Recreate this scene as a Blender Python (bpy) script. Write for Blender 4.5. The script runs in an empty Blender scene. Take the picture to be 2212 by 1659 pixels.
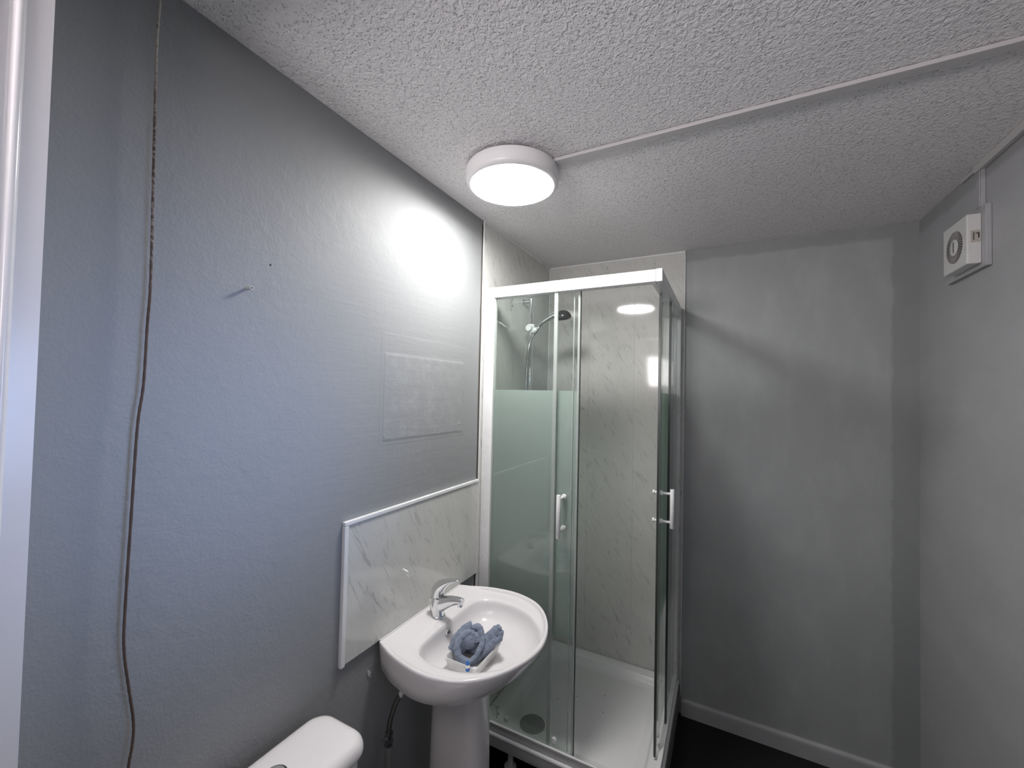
import bpy, bmesh, math, random
from mathutils import Vector, Matrix, noise
random.seed(7)
S = bpy.context.scene
COL = S.collection
PI = math.pi

# ------------------------------------------------------------------ camera
cam_data = bpy.data.cameras.new('camera')
cam_data.sensor_fit = 'HORIZONTAL'
cam_data.sensor_width = 36.0
cam_data.lens = 891.904 / 2212 * 36.0
cam_data.clip_start = 0.02
cam = bpy.data.objects.new('camera', cam_data)
COL.objects.link(cam)
_r = Vector((0.88789723, 0.45954328, 0.02141227))
_u = Vector((-0.00793499, -0.03123904, 0.99948044))
_f = Vector((-0.45997342, 0.88760582, 0.02409059))
cam.matrix_world = Matrix(((_r.x, _u.x, -_f.x, 0.96396356), (_r.y, _u.y, -_f.y, -2.32186278),
                           (_r.z, _u.z, -_f.z, 1.61251865), (0, 0, 0, 1)))
S.camera = cam

# ------------------------------------------------------------------ exposure, world, lights
S.view_settings.view_transform = 'Standard'
S.view_settings.look = 'None'
S.view_settings.exposure = 0.78
S.view_settings.gamma = 1.0
S.view_settings.use_curve_mapping = False
LAMP_POWER = 45.0          # emission of the ceiling light's diffuser
world = bpy.data.worlds.new('world')
S.world = world
world.use_nodes = True
world.node_tree.nodes['Background'].inputs[0].default_value = (0.60, 0.72, 1.0, 1)
world.node_tree.nodes['Background'].inputs[1].default_value = 0.6


def area_light(name, loc, direction, sx, sy, power, color, spread=PI):
    d = bpy.data.lights.new(name, 'AREA')
    d.shape = 'RECTANGLE'
    d.size, d.size_y = sx, sy
    d.energy = power
    d.color = color
    d.spread = spread
    o = bpy.data.objects.new(name, d)
    COL.objects.link(o)
    o.location = loc
    o.rotation_euler = Vector(direction).to_track_quat('-Z', 'Y').to_euler()
    return o


W, H = 1.685, 2.38
# daylight coming through the window in the right wall, just outside its pane
area_light('window_daylight', (W + 0.13, -1.77, 1.52), (-1, 0, 0), 0.60, 0.60, 0.75, (0.42, 0.58, 1.0), math.radians(36))
# added fill light for the room, aimed upwards from the unseen hallway
area_light('hallway_fill', (0.40, -3.40, 1.95), (0.25, 1, 0.85), 0.7, 0.5, 15.0, (1.0, 0.94, 0.95), math.radians(125))


# ------------------------------------------------------------------ node helpers
class NT:
    def __init__(self, name):
        self.m = bpy.data.materials.new(name)
        self.m.use_nodes = True
        self.t = self.m.node_tree
        self.t.nodes.clear()
        self.out = self.t.nodes.new('ShaderNodeOutputMaterial')

    def n(self, typ, **kw):
        nd = self.t.nodes.new(typ)
        for k, v in kw.items():
            if k == 'i':
                for a, b in v.items():
                    s = nd.inputs[a]
                    if hasattr(b, 'is_linked') or isinstance(b, bpy.types.NodeSocket):
                        self.t.links.new(b, s)
                    else:
                        s.default_value = b
            else:
                setattr(nd, k, v)
        return nd

    def math(self, op, a, b=None, c=None, clamp=False):
        nd = self.t.nodes.new('ShaderNodeMath')
        nd.operation = op
        nd.use_clamp = clamp
        for k, v in enumerate((a, b, c)):
            if v is None:
                continue
            if isinstance(v, bpy.types.NodeSocket):
                self.t.links.new(v, nd.inputs[k])
            else:
                nd.inputs[k].default_value = v
        return nd.outputs[0]

    def smooth(self, v, a, b):           # 0..1 as v goes a..b (a may exceed b)
        nd = self.n('ShaderNodeMapRange', interpolation_type='SMOOTHSTEP', i={0: v, 1: a, 2: b, 3: 0.0, 4: 1.0})
        return nd.outputs[0]

    def pos(self):
        g = self.n('ShaderNodeNewGeometry')
        s = self.n('ShaderNodeSeparateXYZ', i={0: g.outputs['Position']})
        return g.outputs['Position'], s.outputs[0], s.outputs[1], s.outputs[2]

    def noise(self, vec, scale, detail=3.0, rough=0.55, dist=0.0):
        nd = self.n('ShaderNodeTexNoise', i={'Vector': vec, 'Scale': scale, 'Detail': detail, 'Roughness': rough, 'Distortion': dist})
        return nd.outputs[0]

    def comb(self, x, y, z):
        return self.n('ShaderNodeCombineXYZ', i={0: x, 1: y, 2: z}).outputs[0]

    def mix(self, fac, a, b):
        nd = self.n('ShaderNodeMix', data_type='RGBA')
        for idx, v in ((0, fac), (6, a), (7, b)):
            if isinstance(v, bpy.types.NodeSocket):
                self.t.links.new(v, nd.inputs[idx])
            else:
                nd.inputs[idx].default_value = v if idx == 0 else (*v, 1)
        return nd.outputs[2]

    def bump(self, h, strength, distance, normal=None):
        i = {'Height': h, 'Strength': strength, 'Distance': distance}
        if normal is not None:
            i['Normal'] = normal
        return self.n('ShaderNodeBump', i=i).outputs[0]

    def bsdf(self, **kw):
        p = self.n('ShaderNodeBsdfPrincipled')
        for k, v in kw.items():
            s = p.inputs[k.replace('_', ' ')]
            if isinstance(v, bpy.types.NodeSocket):
                self.t.links.new(v, s)
            else:
                s.default_value = (*v, 1) if isinstance(v, tuple) and len(v) == 3 else v
        self.t.links.new(p.outputs[0], self.out.inputs[0])
        return p


def plain(name, color, rough=0.4, metal=0.0, grain=None, **kw):
    t = NT(name)
    a = dict(Base_Color=color, Roughness=rough, Metallic=metal)
    P, x, y, z = t.pos()
    if grain:
        scale, amt = grain
        f = t.noise(P, scale, 4.0)
        dark = tuple(c * (1 - amt) for c in color)
        a['Base_Color'] = t.mix(f, dark, color)
        a['Roughness'] = t.math('ADD', t.math('MULTIPLY', f, 0.15), rough - 0.07)
    a.update(kw)
    t.bsdf(**a)
    return t.m


def box_mask(t, a, lo, hi, b, lo2, hi2, soft=0.01):
    m = t.math('MULTIPLY', t.smooth(a, lo - soft, lo + soft), t.smooth(a, hi + soft, hi - soft))
    m2 = t.math('MULTIPLY', t.smooth(b, lo2 - soft, lo2 + soft), t.smooth(b, hi2 + soft, hi2 - soft))
    return t.math('MULTIPLY', m, m2)


# ------------------------------------------------------------------ materials
def paint_left():
    t = NT('grey_satin_paint_left')
    P, x, y, z = t.pos()
    fine = t.noise(P, 170.0, 2.0)
    mid = t.noise(P, 38.0, 3.0)
    big = t.noise(P, 5.0, 4.0, 0.6)
    streak = t.noise(t.comb(t.math('MULTIPLY', y, 3.0), t.math('MULTIPLY', z, 28.0), 0.0), 1.6, 4.0, 0.6)
    vstreak = t.noise(t.comb(t.math('MULTIPLY', y, 26.0), t.math('MULTIPLY', z, 2.2), 3.0), 1.3, 3.0)
    filled = box_mask(t, y, -1.62, -0.76, z, 0.1, 2.02, 0.09)       # smooth skimmed area round the basin
    # skimmed patch where a fitting used to be: two faint ridges and mottled paint
    inner = box_mask(t, y, -1.345, -0.90, z, 1.455, 1.735, 0.006)
    outer = box_mask(t, y, -1.36, -0.885, z, 1.44, 1.80, 0.004)
    mott = t.noise(P, 22.0, 5.0, 0.65)
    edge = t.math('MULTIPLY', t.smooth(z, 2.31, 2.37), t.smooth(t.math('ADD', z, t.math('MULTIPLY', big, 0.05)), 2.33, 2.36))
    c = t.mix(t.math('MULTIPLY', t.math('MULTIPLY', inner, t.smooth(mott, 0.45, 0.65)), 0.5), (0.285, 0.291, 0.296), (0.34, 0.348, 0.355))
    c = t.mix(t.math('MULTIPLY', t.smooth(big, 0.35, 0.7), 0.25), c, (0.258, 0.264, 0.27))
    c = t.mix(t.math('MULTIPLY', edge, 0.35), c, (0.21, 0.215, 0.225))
    stip = t.math('MULTIPLY', t.math('ADD', t.math('MULTIPLY', fine, 0.5), mid), t.math('SUBTRACT', 1.0, t.math('MULTIPLY', filled, 0.75)))
    h = t.math('ADD', stip, t.math('MULTIPLY', streak, t.math('ADD', 0.10, t.math('MULTIPLY', filled, 0.40))))
    h = t.math('ADD', h, t.math('MULTIPLY', vstreak, 0.15))
    h = t.math('ADD', h, t.math('MULTIPLY', inner, 0.30))
    h = t.math('ADD', h, t.math('MULTIPLY', outer, 0.22))
    h = t.math('ADD', h, t.math('MULTIPLY', t.math('MULTIPLY', inner, mott), 0.8))
    nrm = t.bump(h, 0.45, 0.0035)
    r = t.math('ADD', 0.50, t.math('MULTIPLY', big, 0.16))
    t.bsdf(Base_Color=c, Roughness=r, Normal=nrm, Specular_IOR_Level=0.25)
    return t.m


def paint_wall(name, base, xcorner=None):
    t = NT(name)
    P, x, y, z = t.pos()
    big = t.noise(P, 3.2, 4.0, 0.6)
    cloud = t.noise(t.comb(t.math('MULTIPLY', x, 6.0), y, t.math('MULTIPLY', z, 2.2)), 1.8, 4.0, 0.6)
    fine = t.noise(P, 120.0, 3.0)
    lump = t.noise(P, 14.0, 4.0, 0.6)
    c = t.mix(t.math('MULTIPLY', t.smooth(cloud, 0.42, 0.72), 0.35), base, tuple(v * 1.28 for v in base))
    c = t.mix(t.math('MULTIPLY', t.smooth(big, 0.5, 0.75), 0.25), c, tuple(v * 0.8 for v in base))
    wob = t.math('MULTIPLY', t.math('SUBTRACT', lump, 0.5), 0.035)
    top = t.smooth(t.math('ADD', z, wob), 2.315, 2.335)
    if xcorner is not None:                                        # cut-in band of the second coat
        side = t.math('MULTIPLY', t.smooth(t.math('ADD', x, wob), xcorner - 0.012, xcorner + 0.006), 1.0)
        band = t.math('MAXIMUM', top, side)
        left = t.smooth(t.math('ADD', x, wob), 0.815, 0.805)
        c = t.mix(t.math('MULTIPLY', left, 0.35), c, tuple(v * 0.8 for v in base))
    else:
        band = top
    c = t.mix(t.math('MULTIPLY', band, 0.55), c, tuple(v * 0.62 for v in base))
    h = t.math('ADD', t.math('MULTIPLY', fine, 0.5), lump)
    r = t.math('ADD', 0.38, t.math('MULTIPLY', big, 0.2))
    t.bsdf(Base_Color=c, Roughness=r, Normal=t.bump(h, 0.3, 0.003), Specular_IOR_Level=0.5)
    return t.m


def ceiling_mat():
    t = NT('white_stipple_ceiling')
    P, x, y, z = t.pos()
    warp = t.noise(P, 34.0, 2.0)
    wv = t.n('ShaderNodeTexNoise', i={'Vector': P, 'Scale': 130.0, 'Detail': 2.0})
    off = t.n('ShaderNodeVectorMath', operation='SCALE', i={0: wv.outputs[1], 'Scale': 0.004})
    pv = t.n('ShaderNodeVectorMath', operation='ADD', i={0: P, 1: off.outputs[0]})
    vo = t.n('ShaderNodeTexVoronoi', i={'Vector': pv.outputs[0], 'Scale': 118.0, 'Randomness': 1.0})
    rnd = t.n('ShaderNodeSeparateColor', i={0: vo.outputs['Color']}).outputs[0]
    gate = t.smooth(t.math('ADD', rnd, t.math('MULTIPLY', t.math('SUBTRACT', warp, 0.5), 0.9)), 0.12, 0.50)
    pit = t.math('MULTIPLY', t.smooth(vo.outputs['Distance'], 0.34, 0.10), gate)
    rim = t.noise(P, 95.0, 2.0, 0.5, 0.8)
    grain = t.noise(P, 240.0, 2.0)
    big = t.noise(P, 2.2, 4.0, 0.6)
    h = t.math('SUBTRACT', t.math('ADD', t.math('MULTIPLY', grain, 0.25), t.math('MULTIPLY', warp, 0.3)), t.math('MULTIPLY', pit, 1.25))
    h = t.math('ADD', h, t.math('MULTIPLY', rim, 1.6))
    c = t.mix(big, (0.80, 0.775, 0.78), (0.87, 0.85, 0.855))
    t.bsdf(Base_Color=c, Roughness=0.75, Normal=t.bump(h, 0.9, 0.0035), Specular_IOR_Level=0.25)
    return t.m


def marble_mat():
    t = NT('grey_marble_pvc')
    P, x, y, z = t.pos()
    u = t.math('ADD', x, y)
    a = t.math('SUBTRACT', t.math('MULTIPLY', u, 0.48), t.math('MULTIPLY', z, 0.877))
    b = t.math('ADD', t.math('MULTIPLY', u, 0.877), t.math('MULTIPLY', z, 0.48))
    wob = t.math('MULTIPLY', t.math('SUBTRACT', t.noise(P, 20.0, 3.0), 0.5), 0.022)
    b2 = t.math('ADD', b, wob)
    n1 = t.noise(t.comb(t.math('MULTIPLY', a, 3.2), t.math('MULTIPLY', b2, 26.0), 0.0), 1.0, 2.0, 0.45)
    n2 = t.noise(t.comb(t.math('MULTIPLY', a, 5.5), t.math('MULTIPLY', b2, 46.0), 5.0), 1.0, 2.0, 0.45)
    v1 = t.smooth(t.math('ABSOLUTE', t.math('SUBTRACT', n1, 0.5)), 0.035, 0.0)
    v2 = t.smooth(t.math('ABSOLUTE', t.math('SUBTRACT', n2, 0.5)), 0.05, 0.0)
    ga = t.comb(t.math('MULTIPLY', a, 11.0), t.math('MULTIPLY', b, 24.0), 9.0)
    gate1 = t.smooth(t.noise(ga, 1.0, 3.0), 0.48, 0.66)
    gate2 = t.smooth(t.noise(ga, 1.7, 3.0), 0.48, 0.66)
    cloud = t.noise(t.comb(t.math('MULTIPLY', a, 2.0), t.math('MULTIPLY', b2, 5.0), 1.0), 2.0, 4.0, 0.6)
    c = t.mix(cloud, (0.55, 0.55, 0.525), (0.66, 0.66, 0.63))
    veins = t.math('ADD', t.math('MULTIPLY', v1, gate1), t.math('MULTIPLY', t.math('MULTIPLY', v2, gate2), 0.6), None, True)
    c = t.mix(t.math('MULTIPLY', veins, 0.44), c, (0.24, 0.24, 0.23))
    t.bsdf(Base_Color=c, Roughness=0.07, Specular_IOR_Level=0.5)
    return t.m


def floor_mat():
    t = NT('black_vinyl_floor')
    P, x, y, z = t.pos()
    n = t.noise(t.comb(t.math('MULTIPLY', x, 3.0), t.math('MULTIPLY', y, 40.0), 0.0), 1.5, 4.0)
    c = t.mix(n, (0.006, 0.006, 0.007), (0.016, 0.016, 0.018))
    t.bsdf(Base_Color=c, Roughness=0.55, Specular_IOR_Level=0.25)
    return t.m


def glass_mat(name, tint, refl=1.0):
    t = NT(name)
    tr = t.n('ShaderNodeBsdfTransparent', i={0: (*tint, 1)})
    gl = t.n('ShaderNodeBsdfGlossy', i={0: (1, 1, 1, 1), 'Roughness': 0.015})
    lw = t.n('ShaderNodeLayerWeight', i={0: 0.5})        # Schlick reflection, the same on both faces of a thin pane
    fr = t.math('ADD', 0.035, t.math('MULTIPLY', t.math('POWER', lw.outputs[1], 5.0), 0.9))
    mx = t.n('ShaderNodeMixShader', i={0: t.math('MULTIPLY', fr, refl), 1: tr.outputs[0], 2: gl.outputs[0]})
    t.t.links.new(mx.outputs[0], t.out.inputs[0])
    return t.m


def frost_mat():
    t = NT('frosted_print')
    P, x, y, z = t.pos()
    g = t.noise(P, 400.0, 2.0)
    col = t.mix(g, (0.68, 0.735, 0.705), (0.73, 0.785, 0.755))
    df = t.n('ShaderNodeBsdfDiffuse', i={0: col})
    tl = t.n('ShaderNodeBsdfTranslucent', i={0: col})
    tr = t.n('ShaderNodeBsdfTransparent', i={0: (0.86, 0.95, 0.90, 1)})
    m1 = t.n('ShaderNodeMixShader', i={0: 0.45, 1: df.outputs[0], 2: tl.outputs[0]})
    m2 = t.n('ShaderNodeMixShader', i={0: 0.28, 1: m1.outputs[0], 2: tr.outputs[0]})
    t.t.links.new(m2.outputs[0], t.out.inputs[0])
    return t.m


def tub_mat():
    t = NT('clear_white_plastic')
    df = t.n('ShaderNodeBsdfPrincipled', i={'Base Color': (0.86, 0.86, 0.85, 1), 'Roughness': 0.25})
    tr = t.n('ShaderNodeBsdfTransparent', i={0: (0.93, 0.93, 0.92, 1)})
    mx = t.n('ShaderNodeMixShader', i={0: 0.45, 1: df.outputs[0], 2: tr.outputs[0]})
    t.t.links.new(mx.outputs[0], t.out.inputs[0])
    return t.m


def seal_mat():
    t = NT('clear_seal_plastic')
    df = t.n('ShaderNodeBsdfPrincipled', i={'Base Color': (0.66, 0.69, 0.675, 1), 'Roughness': 0.2})
    tr = t.n('ShaderNodeBsdfTransparent', i={0: (0.93, 0.95, 0.94, 1)})
    mx = t.n('ShaderNodeMixShader', i={0: 0.62, 1: df.outputs[0], 2: tr.outputs[0]})
    t.t.links.new(mx.outputs[0], t.out.inputs[0])
    return t.m


def cord_mat():
    t = NT('brown_cord')
    P, x, y, z = t.pos()
    n = t.noise(P, 160.0, 2.0)
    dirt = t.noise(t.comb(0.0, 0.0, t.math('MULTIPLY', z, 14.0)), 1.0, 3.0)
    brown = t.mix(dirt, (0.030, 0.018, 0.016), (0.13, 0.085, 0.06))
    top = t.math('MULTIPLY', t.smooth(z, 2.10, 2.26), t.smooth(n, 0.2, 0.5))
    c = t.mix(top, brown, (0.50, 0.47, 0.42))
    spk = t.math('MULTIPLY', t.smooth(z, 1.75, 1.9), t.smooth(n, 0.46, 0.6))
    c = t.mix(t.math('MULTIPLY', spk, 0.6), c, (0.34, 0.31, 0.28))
    t.bsdf(Base_Color=c, Roughness=0.8)
    return t.m


def cloth_mat():
    t = NT('blue_terry')
    P, x, y, z = t.pos()
    n = t.noise(P, 420.0, 3.0)
    big = t.noise(P, 60.0, 3.0)
    c = t.mix(n, (0.17, 0.205, 0.275), (0.30, 0.345, 0.43))
    c = t.mix(t.math('MULTIPLY', big, 0.4), c, (0.20, 0.25, 0.36))
    t.bsdf(Base_Color=c, Roughness=0.95, Normal=t.bump(n, 0.9, 0.003), Sheen_Weight=0.3)
    return t.m


def lamp_mat():
    t = NT('lit_diffuser')
    e = t.n('ShaderNodeEmission', i={0: (1.0, 0.985, 0.965, 1), 1: LAMP_POWER})
    t.t.links.new(e.outputs[0], t.out.inputs[0])
    return t.m


M = {
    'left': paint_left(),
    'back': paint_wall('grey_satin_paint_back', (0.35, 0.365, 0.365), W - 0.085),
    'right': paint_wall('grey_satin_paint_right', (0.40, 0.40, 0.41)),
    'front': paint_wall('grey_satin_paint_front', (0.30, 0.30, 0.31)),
    'ceil': ceiling_mat(),
    'marble': marble_mat(),
    'floor': floor_mat(),
    'glass': glass_mat('green_tint_glass', (0.950, 0.972, 0.962)),
    'frost': frost_mat(),
    'tub': tub_mat(),
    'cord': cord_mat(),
    'cloth': cloth_mat(),
    'lamp': lamp_mat(),
    'ceramic': plain('white_ceramic', (0.80, 0.775, 0.78), 0.10, grain=(3.0, 0.03), Coat_Weight=0.3),
    'acrylic': plain('white_acrylic', (0.84, 0.84, 0.84), 0.22, grain=(90.0, 0.06)),
    'white_metal': plain('white_coated_aluminium', (0.80, 0.80, 0.80), 0.28, grain=(8.0, 0.03)),
    'upvc': plain('white_upvc', (0.78, 0.78, 0.78), 0.28, grain=(10.0, 0.04)),
    'gloss': plain('white_gloss_paint', (0.80, 0.78, 0.79), 0.20, grain=(20.0, 0.03)),
    'trunk': plain('painted_trunking', (0.54, 0.52, 0.52), 0.45, grain=(40.0, 0.08)),
    'skirt': plain('grey_white_skirting', (0.42, 0.42, 0.43), 0.35, grain=(12.0, 0.12)),
    'lampbody': plain('white_lamp_plastic', (0.82, 0.80, 0.80), 0.35, grain=(10.0, 0.03)),
    'chrome': plain('chrome', (0.80, 0.81, 0.82), 0.07, 1.0, grain=(6.0, 0.04)),
    'dullchrome': plain('dull_chrome', (0.42, 0.43, 0.44), 0.25, 1.0, grain=(30.0, 0.1)),
    'darkchrome': plain('dark_chrome', (0.34, 0.345, 0.34), 0.3, 0.2, grain=(20.0, 0.1)),
    'headgrey': plain('shower_head_grey', (0.06, 0.062, 0.063), 0.15, 0.3, grain=(30.0, 0.1)),
    'seal': seal_mat(),
    'darkseal': plain('dark_seal', (0.05, 0.06, 0.055), 0.3, grain=(50.0, 0.2)),
    'black': plain('black_rubber', (0.006, 0.006, 0.006), 0.6, grain=(30.0, 0.2)),
    'grime': plain('dark_gap_sealant', (0.07, 0.06, 0.05), 0.7, grain=(60.0, 0.4)),
    'hose': plain('braided_hose_steel', (0.20, 0.19, 0.18), 0.35, 0.8, grain=(300.0, 0.6)),
    'pipe': plain('painted_pipe', (0.22, 0.22, 0.22), 0.45, grain=(20.0, 0.1)),
    'fanplastic': plain('white_fan_plastic', (0.70, 0.69, 0.68), 0.28, grain=(10.0, 0.04)),
    'fandark': plain('fan_dark', (0.09, 0.086, 0.083), 0.6, grain=(60.0, 0.2)),
    'fanfin': plain('fan_fin', (0.34, 0.32, 0.31), 0.4, grain=(60.0, 0.1)),
    'sticker': plain('beige_sticker', (0.50, 0.45, 0.40), 0.5, grain=(60.0, 0.1)),
    'ink': plain('dark_print', (0.03, 0.03, 0.03), 0.5, grain=(60.0, 0.1)),
    'greyink': plain('grey_print', (0.12, 0.13, 0.125), 0.5, grain=(60.0, 0.1)),
    'blueplastic': plain('blue_plastic', (0.03, 0.16, 0.52), 0.2, grain=(40.0, 0.1)),
    'whiteplastic': plain('white_plastic', (0.85, 0.85, 0.86), 0.25, grain=(40.0, 0.05)),
    'plug': plain('grey_white_wall_plug', (0.55, 0.54, 0.52), 0.4, grain=(80.0, 0.2)),
    'plaster': plain('bare_plaster', (0.55, 0.54, 0.52), 0.8, grain=(80.0, 0.2)),
}


# ------------------------------------------------------------------ mesh helpers
def finish(bm, name, mat, parent=None, angle=35, loc=None):
    """World-space bmesh -> ONE mesh object (origin at its box centre), parented to an unrotated empty or object."""
    bmesh.ops.remove_doubles(bm, verts=bm.verts, dist=1e-6)
    bmesh.ops.recalc_face_normals(bm, faces=bm.faces)
    co = [v.co for v in bm.verts]
    if loc is None:
        lo = Vector([min(c[i] for c in co) for i in range(3)])
        hi = Vector([max(c[i] for c in co) for i in range(3)])
        loc = (lo + hi) / 2
        loc.z = lo.z
    loc = Vector(loc)
    for v in bm.verts:
        v.co -= loc
    me = bpy.data.meshes.new(name)
    bm.to_mesh(me)
    bm.free()
    for p in me.polygons:
        p.use_smooth = True
    me.set_sharp_from_angle(angle=math.radians(angle))
    me.materials.append(mat)
    o = bpy.data.objects.new(name, me)
    COL.objects.link(o)
    wl = loc
    if parent is not None:
        o.parent = parent
        o.location = wl - world_loc(parent)
    else:
        o.location = wl
    return o


def world_loc(o):
    v = Vector(o.location)
    while o.parent:
        o = o.parent
        v += Vector(o.location)
    return v


def add_box(bm, lo, hi, bev=0.0, seg=2):
    lo, hi = [min(a, b) for a, b in zip(lo, hi)], [max(a, b) for a, b in zip(lo, hi)]
    c = [(a + b) / 2 for a, b in zip(lo, hi)]
    s = [b - a for a, b in zip(lo, hi)]
    r = bmesh.ops.create_cube(bm, size=1.0, matrix=Matrix.Translation(c) @ Matrix.Diagonal((*s, 1)))
    if bev > 0:
        es = list({e for v in r['verts'] for e in v.link_edges})
        bmesh.ops.bevel(bm, geom=es, offset=bev, segments=seg, profile=0.5, affect='EDGES')


def box(name, mat, parent, lo, hi, bev=0.0015, seg=2):
    bm = bmesh.new()
    add_box(bm, lo, hi, bev, seg)
    return finish(bm, name, mat, parent, 15)


def add_loft(bm, rings, cap0=True, cap1=True, closed=True):
    vs = [[bm.verts.new(p) for p in r] for r in rings]
    n = len(vs[0])
    for a, b in zip(vs, vs[1:]):
        for i in range(n if closed else n - 1):
            j = (i + 1) % n
            try:
                bm.faces.new((a[i], a[j], b[j], b[i]))
            except ValueError:
                pass
    if cap0:
        bm.faces.new(vs[0][::-1])
    if cap1:
        bm.faces.new(vs[-1])


def frames(pts):
    pts = [Vector(p) for p in pts]
    T = []
    for i in range(len(pts)):
        a = pts[max(i - 1, 0)]
        b = pts[min(i + 1, len(pts) - 1)]
        T.append((b - a).normalized())
    up = Vector((0, 0, 1)) if abs(T[0].z) < 0.9 else Vector((0, 1, 0))
    n = (up - T[0] * up.dot(T[0])).normalized()
    out = []
    for i, t in enumerate(T):
        n = (n - t * n.dot(t)).normalized()
        out.append((pts[i], n, t.cross(n)))
    return out


def add_tube(bm, pts, r, seg=14, flat=1.0):
    rings = []
    for i, (p, n, b) in enumerate(frames(pts)):
        ri = r[i] if isinstance(r, (list, tuple)) else r
        fl = flat[i] if isinstance(flat, (list, tuple)) else flat
        rings.append([p + n * (ri * fl * math.cos(2 * PI * k / seg)) + b * (ri * math.sin(2 * PI * k / seg)) for k in range(seg)])
    add_loft(bm, rings)


def tube(name, mat, parent, pts, r, seg=14, flat=1.0):
    bm = bmesh.new()
    add_tube(bm, pts, r, seg, flat)
    return finish(bm, name, mat, parent, 50)


def add_lathe(bm, prof, c, axis='Z', seg=48):
    """prof: (radius, height) pairs along the axis from c."""
    rings = []
    for r, h in prof:
        ring = []
        for k in range(seg):
            a = 2 * PI * k / seg
            u, v = max(r, 1e-5) * math.cos(a), max(r, 1e-5) * math.sin(a)
            d = {'Z': (u, v, h), 'X': (h, u, v), 'Y': (u, h, v)}[axis]
            ring.append((c[0] + d[0], c[1] + d[1], c[2] + d[2]))
        rings.append(ring)
    add_loft(bm, rings)


def lathe(name, mat, parent, prof, c, axis='Z', seg=48):
    bm = bmesh.new()
    add_lathe(bm, prof, c, axis, seg)
    return finish(bm, name, mat, parent, 40)


def smooth_path(pts, n=6):
    pts = [Vector(p) for p in pts]
    out = []
    for i in range(len(pts) - 1):
        p0, p1, p2, p3 = pts[max(i - 1, 0)], pts[i], pts[i + 1], pts[min(i + 2, len(pts) - 1)]
        for k in range(n):
            t = k / n
            out.append(0.5 * ((2 * p1) + (p2 - p0) * t + (2 * p0 - 5 * p1 + 4 * p2 - p3) * t * t + (3 * p1 - p0 - 3 * p2 + p3) * t ** 3))
    out.append(pts[-1])
    return out


def resample(poly, n):
    """closed polyline -> n points evenly spaced by length."""
    P = [Vector(p) for p in poly]
    P.append(P[0])
    L = [0]
    for a, b in zip(P, P[1:]):
        L.append(L[-1] + (b - a).length)
    out, j = [], 0
    for k in range(n):
        s = L[-1] * k / n
        while L[j + 1] < s:
            j += 1
        f = (s - L[j]) / max(L[j + 1] - L[j], 1e-9)
        out.append(P[j].lerp(P[j + 1], f))
    return out


def thing(name, label, cat, loc, group=None):
    o = bpy.data.objects.new(name, None)
    o.empty_display_size = 0.05
    COL.objects.link(o)
    o.location = loc
    return tag(o, label, cat, group)


def tag(o, label, cat, group=None):
    o['label'] = label
    o['category'] = cat
    if group:
        o['group'] = group
    return o


def struct(o, label=None):
    o['kind'] = 'structure'
    if label:
        o['label'] = label
    return o


def rrect(x0, x1, y0, y1, r, z, n=8):
    pts = []
    for cx, cy, a0 in ((x1 - r, y1 - r, 0), (x0 + r, y1 - r, 90), (x0 + r, y0 + r, 180), (x1 - r, y0 + r, 270)):
        for k in range(n + 1):
            a = math.radians(a0 + 90 * k / n)
            pts.append(Vector((cx + r * math.cos(a), cy + r * math.sin(a), z)))
    return pts


# ================================================================== STRUCTURE
YF = -2.113            # room face of the front wall
YH = -3.5              # end of the hallway behind it
XH0, XH1 = -0.02, W
struct(box('floor', M['floor'], None, (-0.15, YH - 0.1, -0.1), (W + 0.25, 0.12, 0.0), 0), 'near black vinyl floor')
struct(box('ceiling', M['ceil'], None, (-0.15, YH - 0.1, H), (W + 0.25, 0.12, H + 0.1), 0), 'white stippled ceiling')
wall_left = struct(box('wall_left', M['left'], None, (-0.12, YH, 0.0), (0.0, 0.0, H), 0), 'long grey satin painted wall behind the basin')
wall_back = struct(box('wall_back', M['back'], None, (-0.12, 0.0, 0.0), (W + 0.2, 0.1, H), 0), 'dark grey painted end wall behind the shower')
WY0, WY1, WZ0, WZ1 = -2.09, -1.45, 1.17, 1.87
bm = bmesh.new()
add_box(bm, (W, YH, 0), (W + 0.16, WY0, H))
add_box(bm, (W, WY1, 0), (W + 0.16, 0.0, H))
add_box(bm, (W, WY0, 0), (W + 0.16, WY1, WZ0))
add_box(bm, (W, WY0, WZ1), (W + 0.16, WY1, H))
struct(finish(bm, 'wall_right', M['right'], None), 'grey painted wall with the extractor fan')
bm = bmesh.new()
add_box(bm, (0.0, YF - 0.12, 2.30), (W, YF, H))
add_box(bm, (1.55, YF - 0.12, 0), (W, YF, 2.30))
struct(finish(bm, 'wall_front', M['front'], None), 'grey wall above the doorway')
struct(box('wall_hall', M['pipe'], None, (-0.12, YH - 0.1, 0), (W + 0.16, YH, H), 0), 'end wall of the hallway')

# doorway jamb with a moulded edge (left edge of the picture)
def jamb_profile():
    p = [(0.0, -2.113), (0.10, -2.113), (0.1005, -2.139)]
    for k in range(9):                       # bead beside the flat face
        a = math.radians(80 - 150 * k / 8)
        p.append((0.1015 + 0.0055 * math.cos(a), -2.1455 + 0.0055 * math.sin(a)))
    p += [(0.0995, -2.152), (0.0975, -2.155), (0.0970, -2.168), (0.0990, -2.1705)]
    for k in range(9):
        a = math.radians(80 - 150 * k / 8)
        p.append((0.1025 + 0.006 * math.cos(a), -2.1765 + 0.006 * math.sin(a)))
    p += [(0.101, -2.186), (0.097, -2.196), (0.097, -2.233), (0.0, -2.233)]
    return p
d1 = bpy.data.objects.new('door_1', None)
COL.objects.link(d1)
d1.location = (0.05, -2.17, 0)
struct(d1, 'white gloss painted door frame at the left edge of the photo')
bm = bmesh.new()
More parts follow.
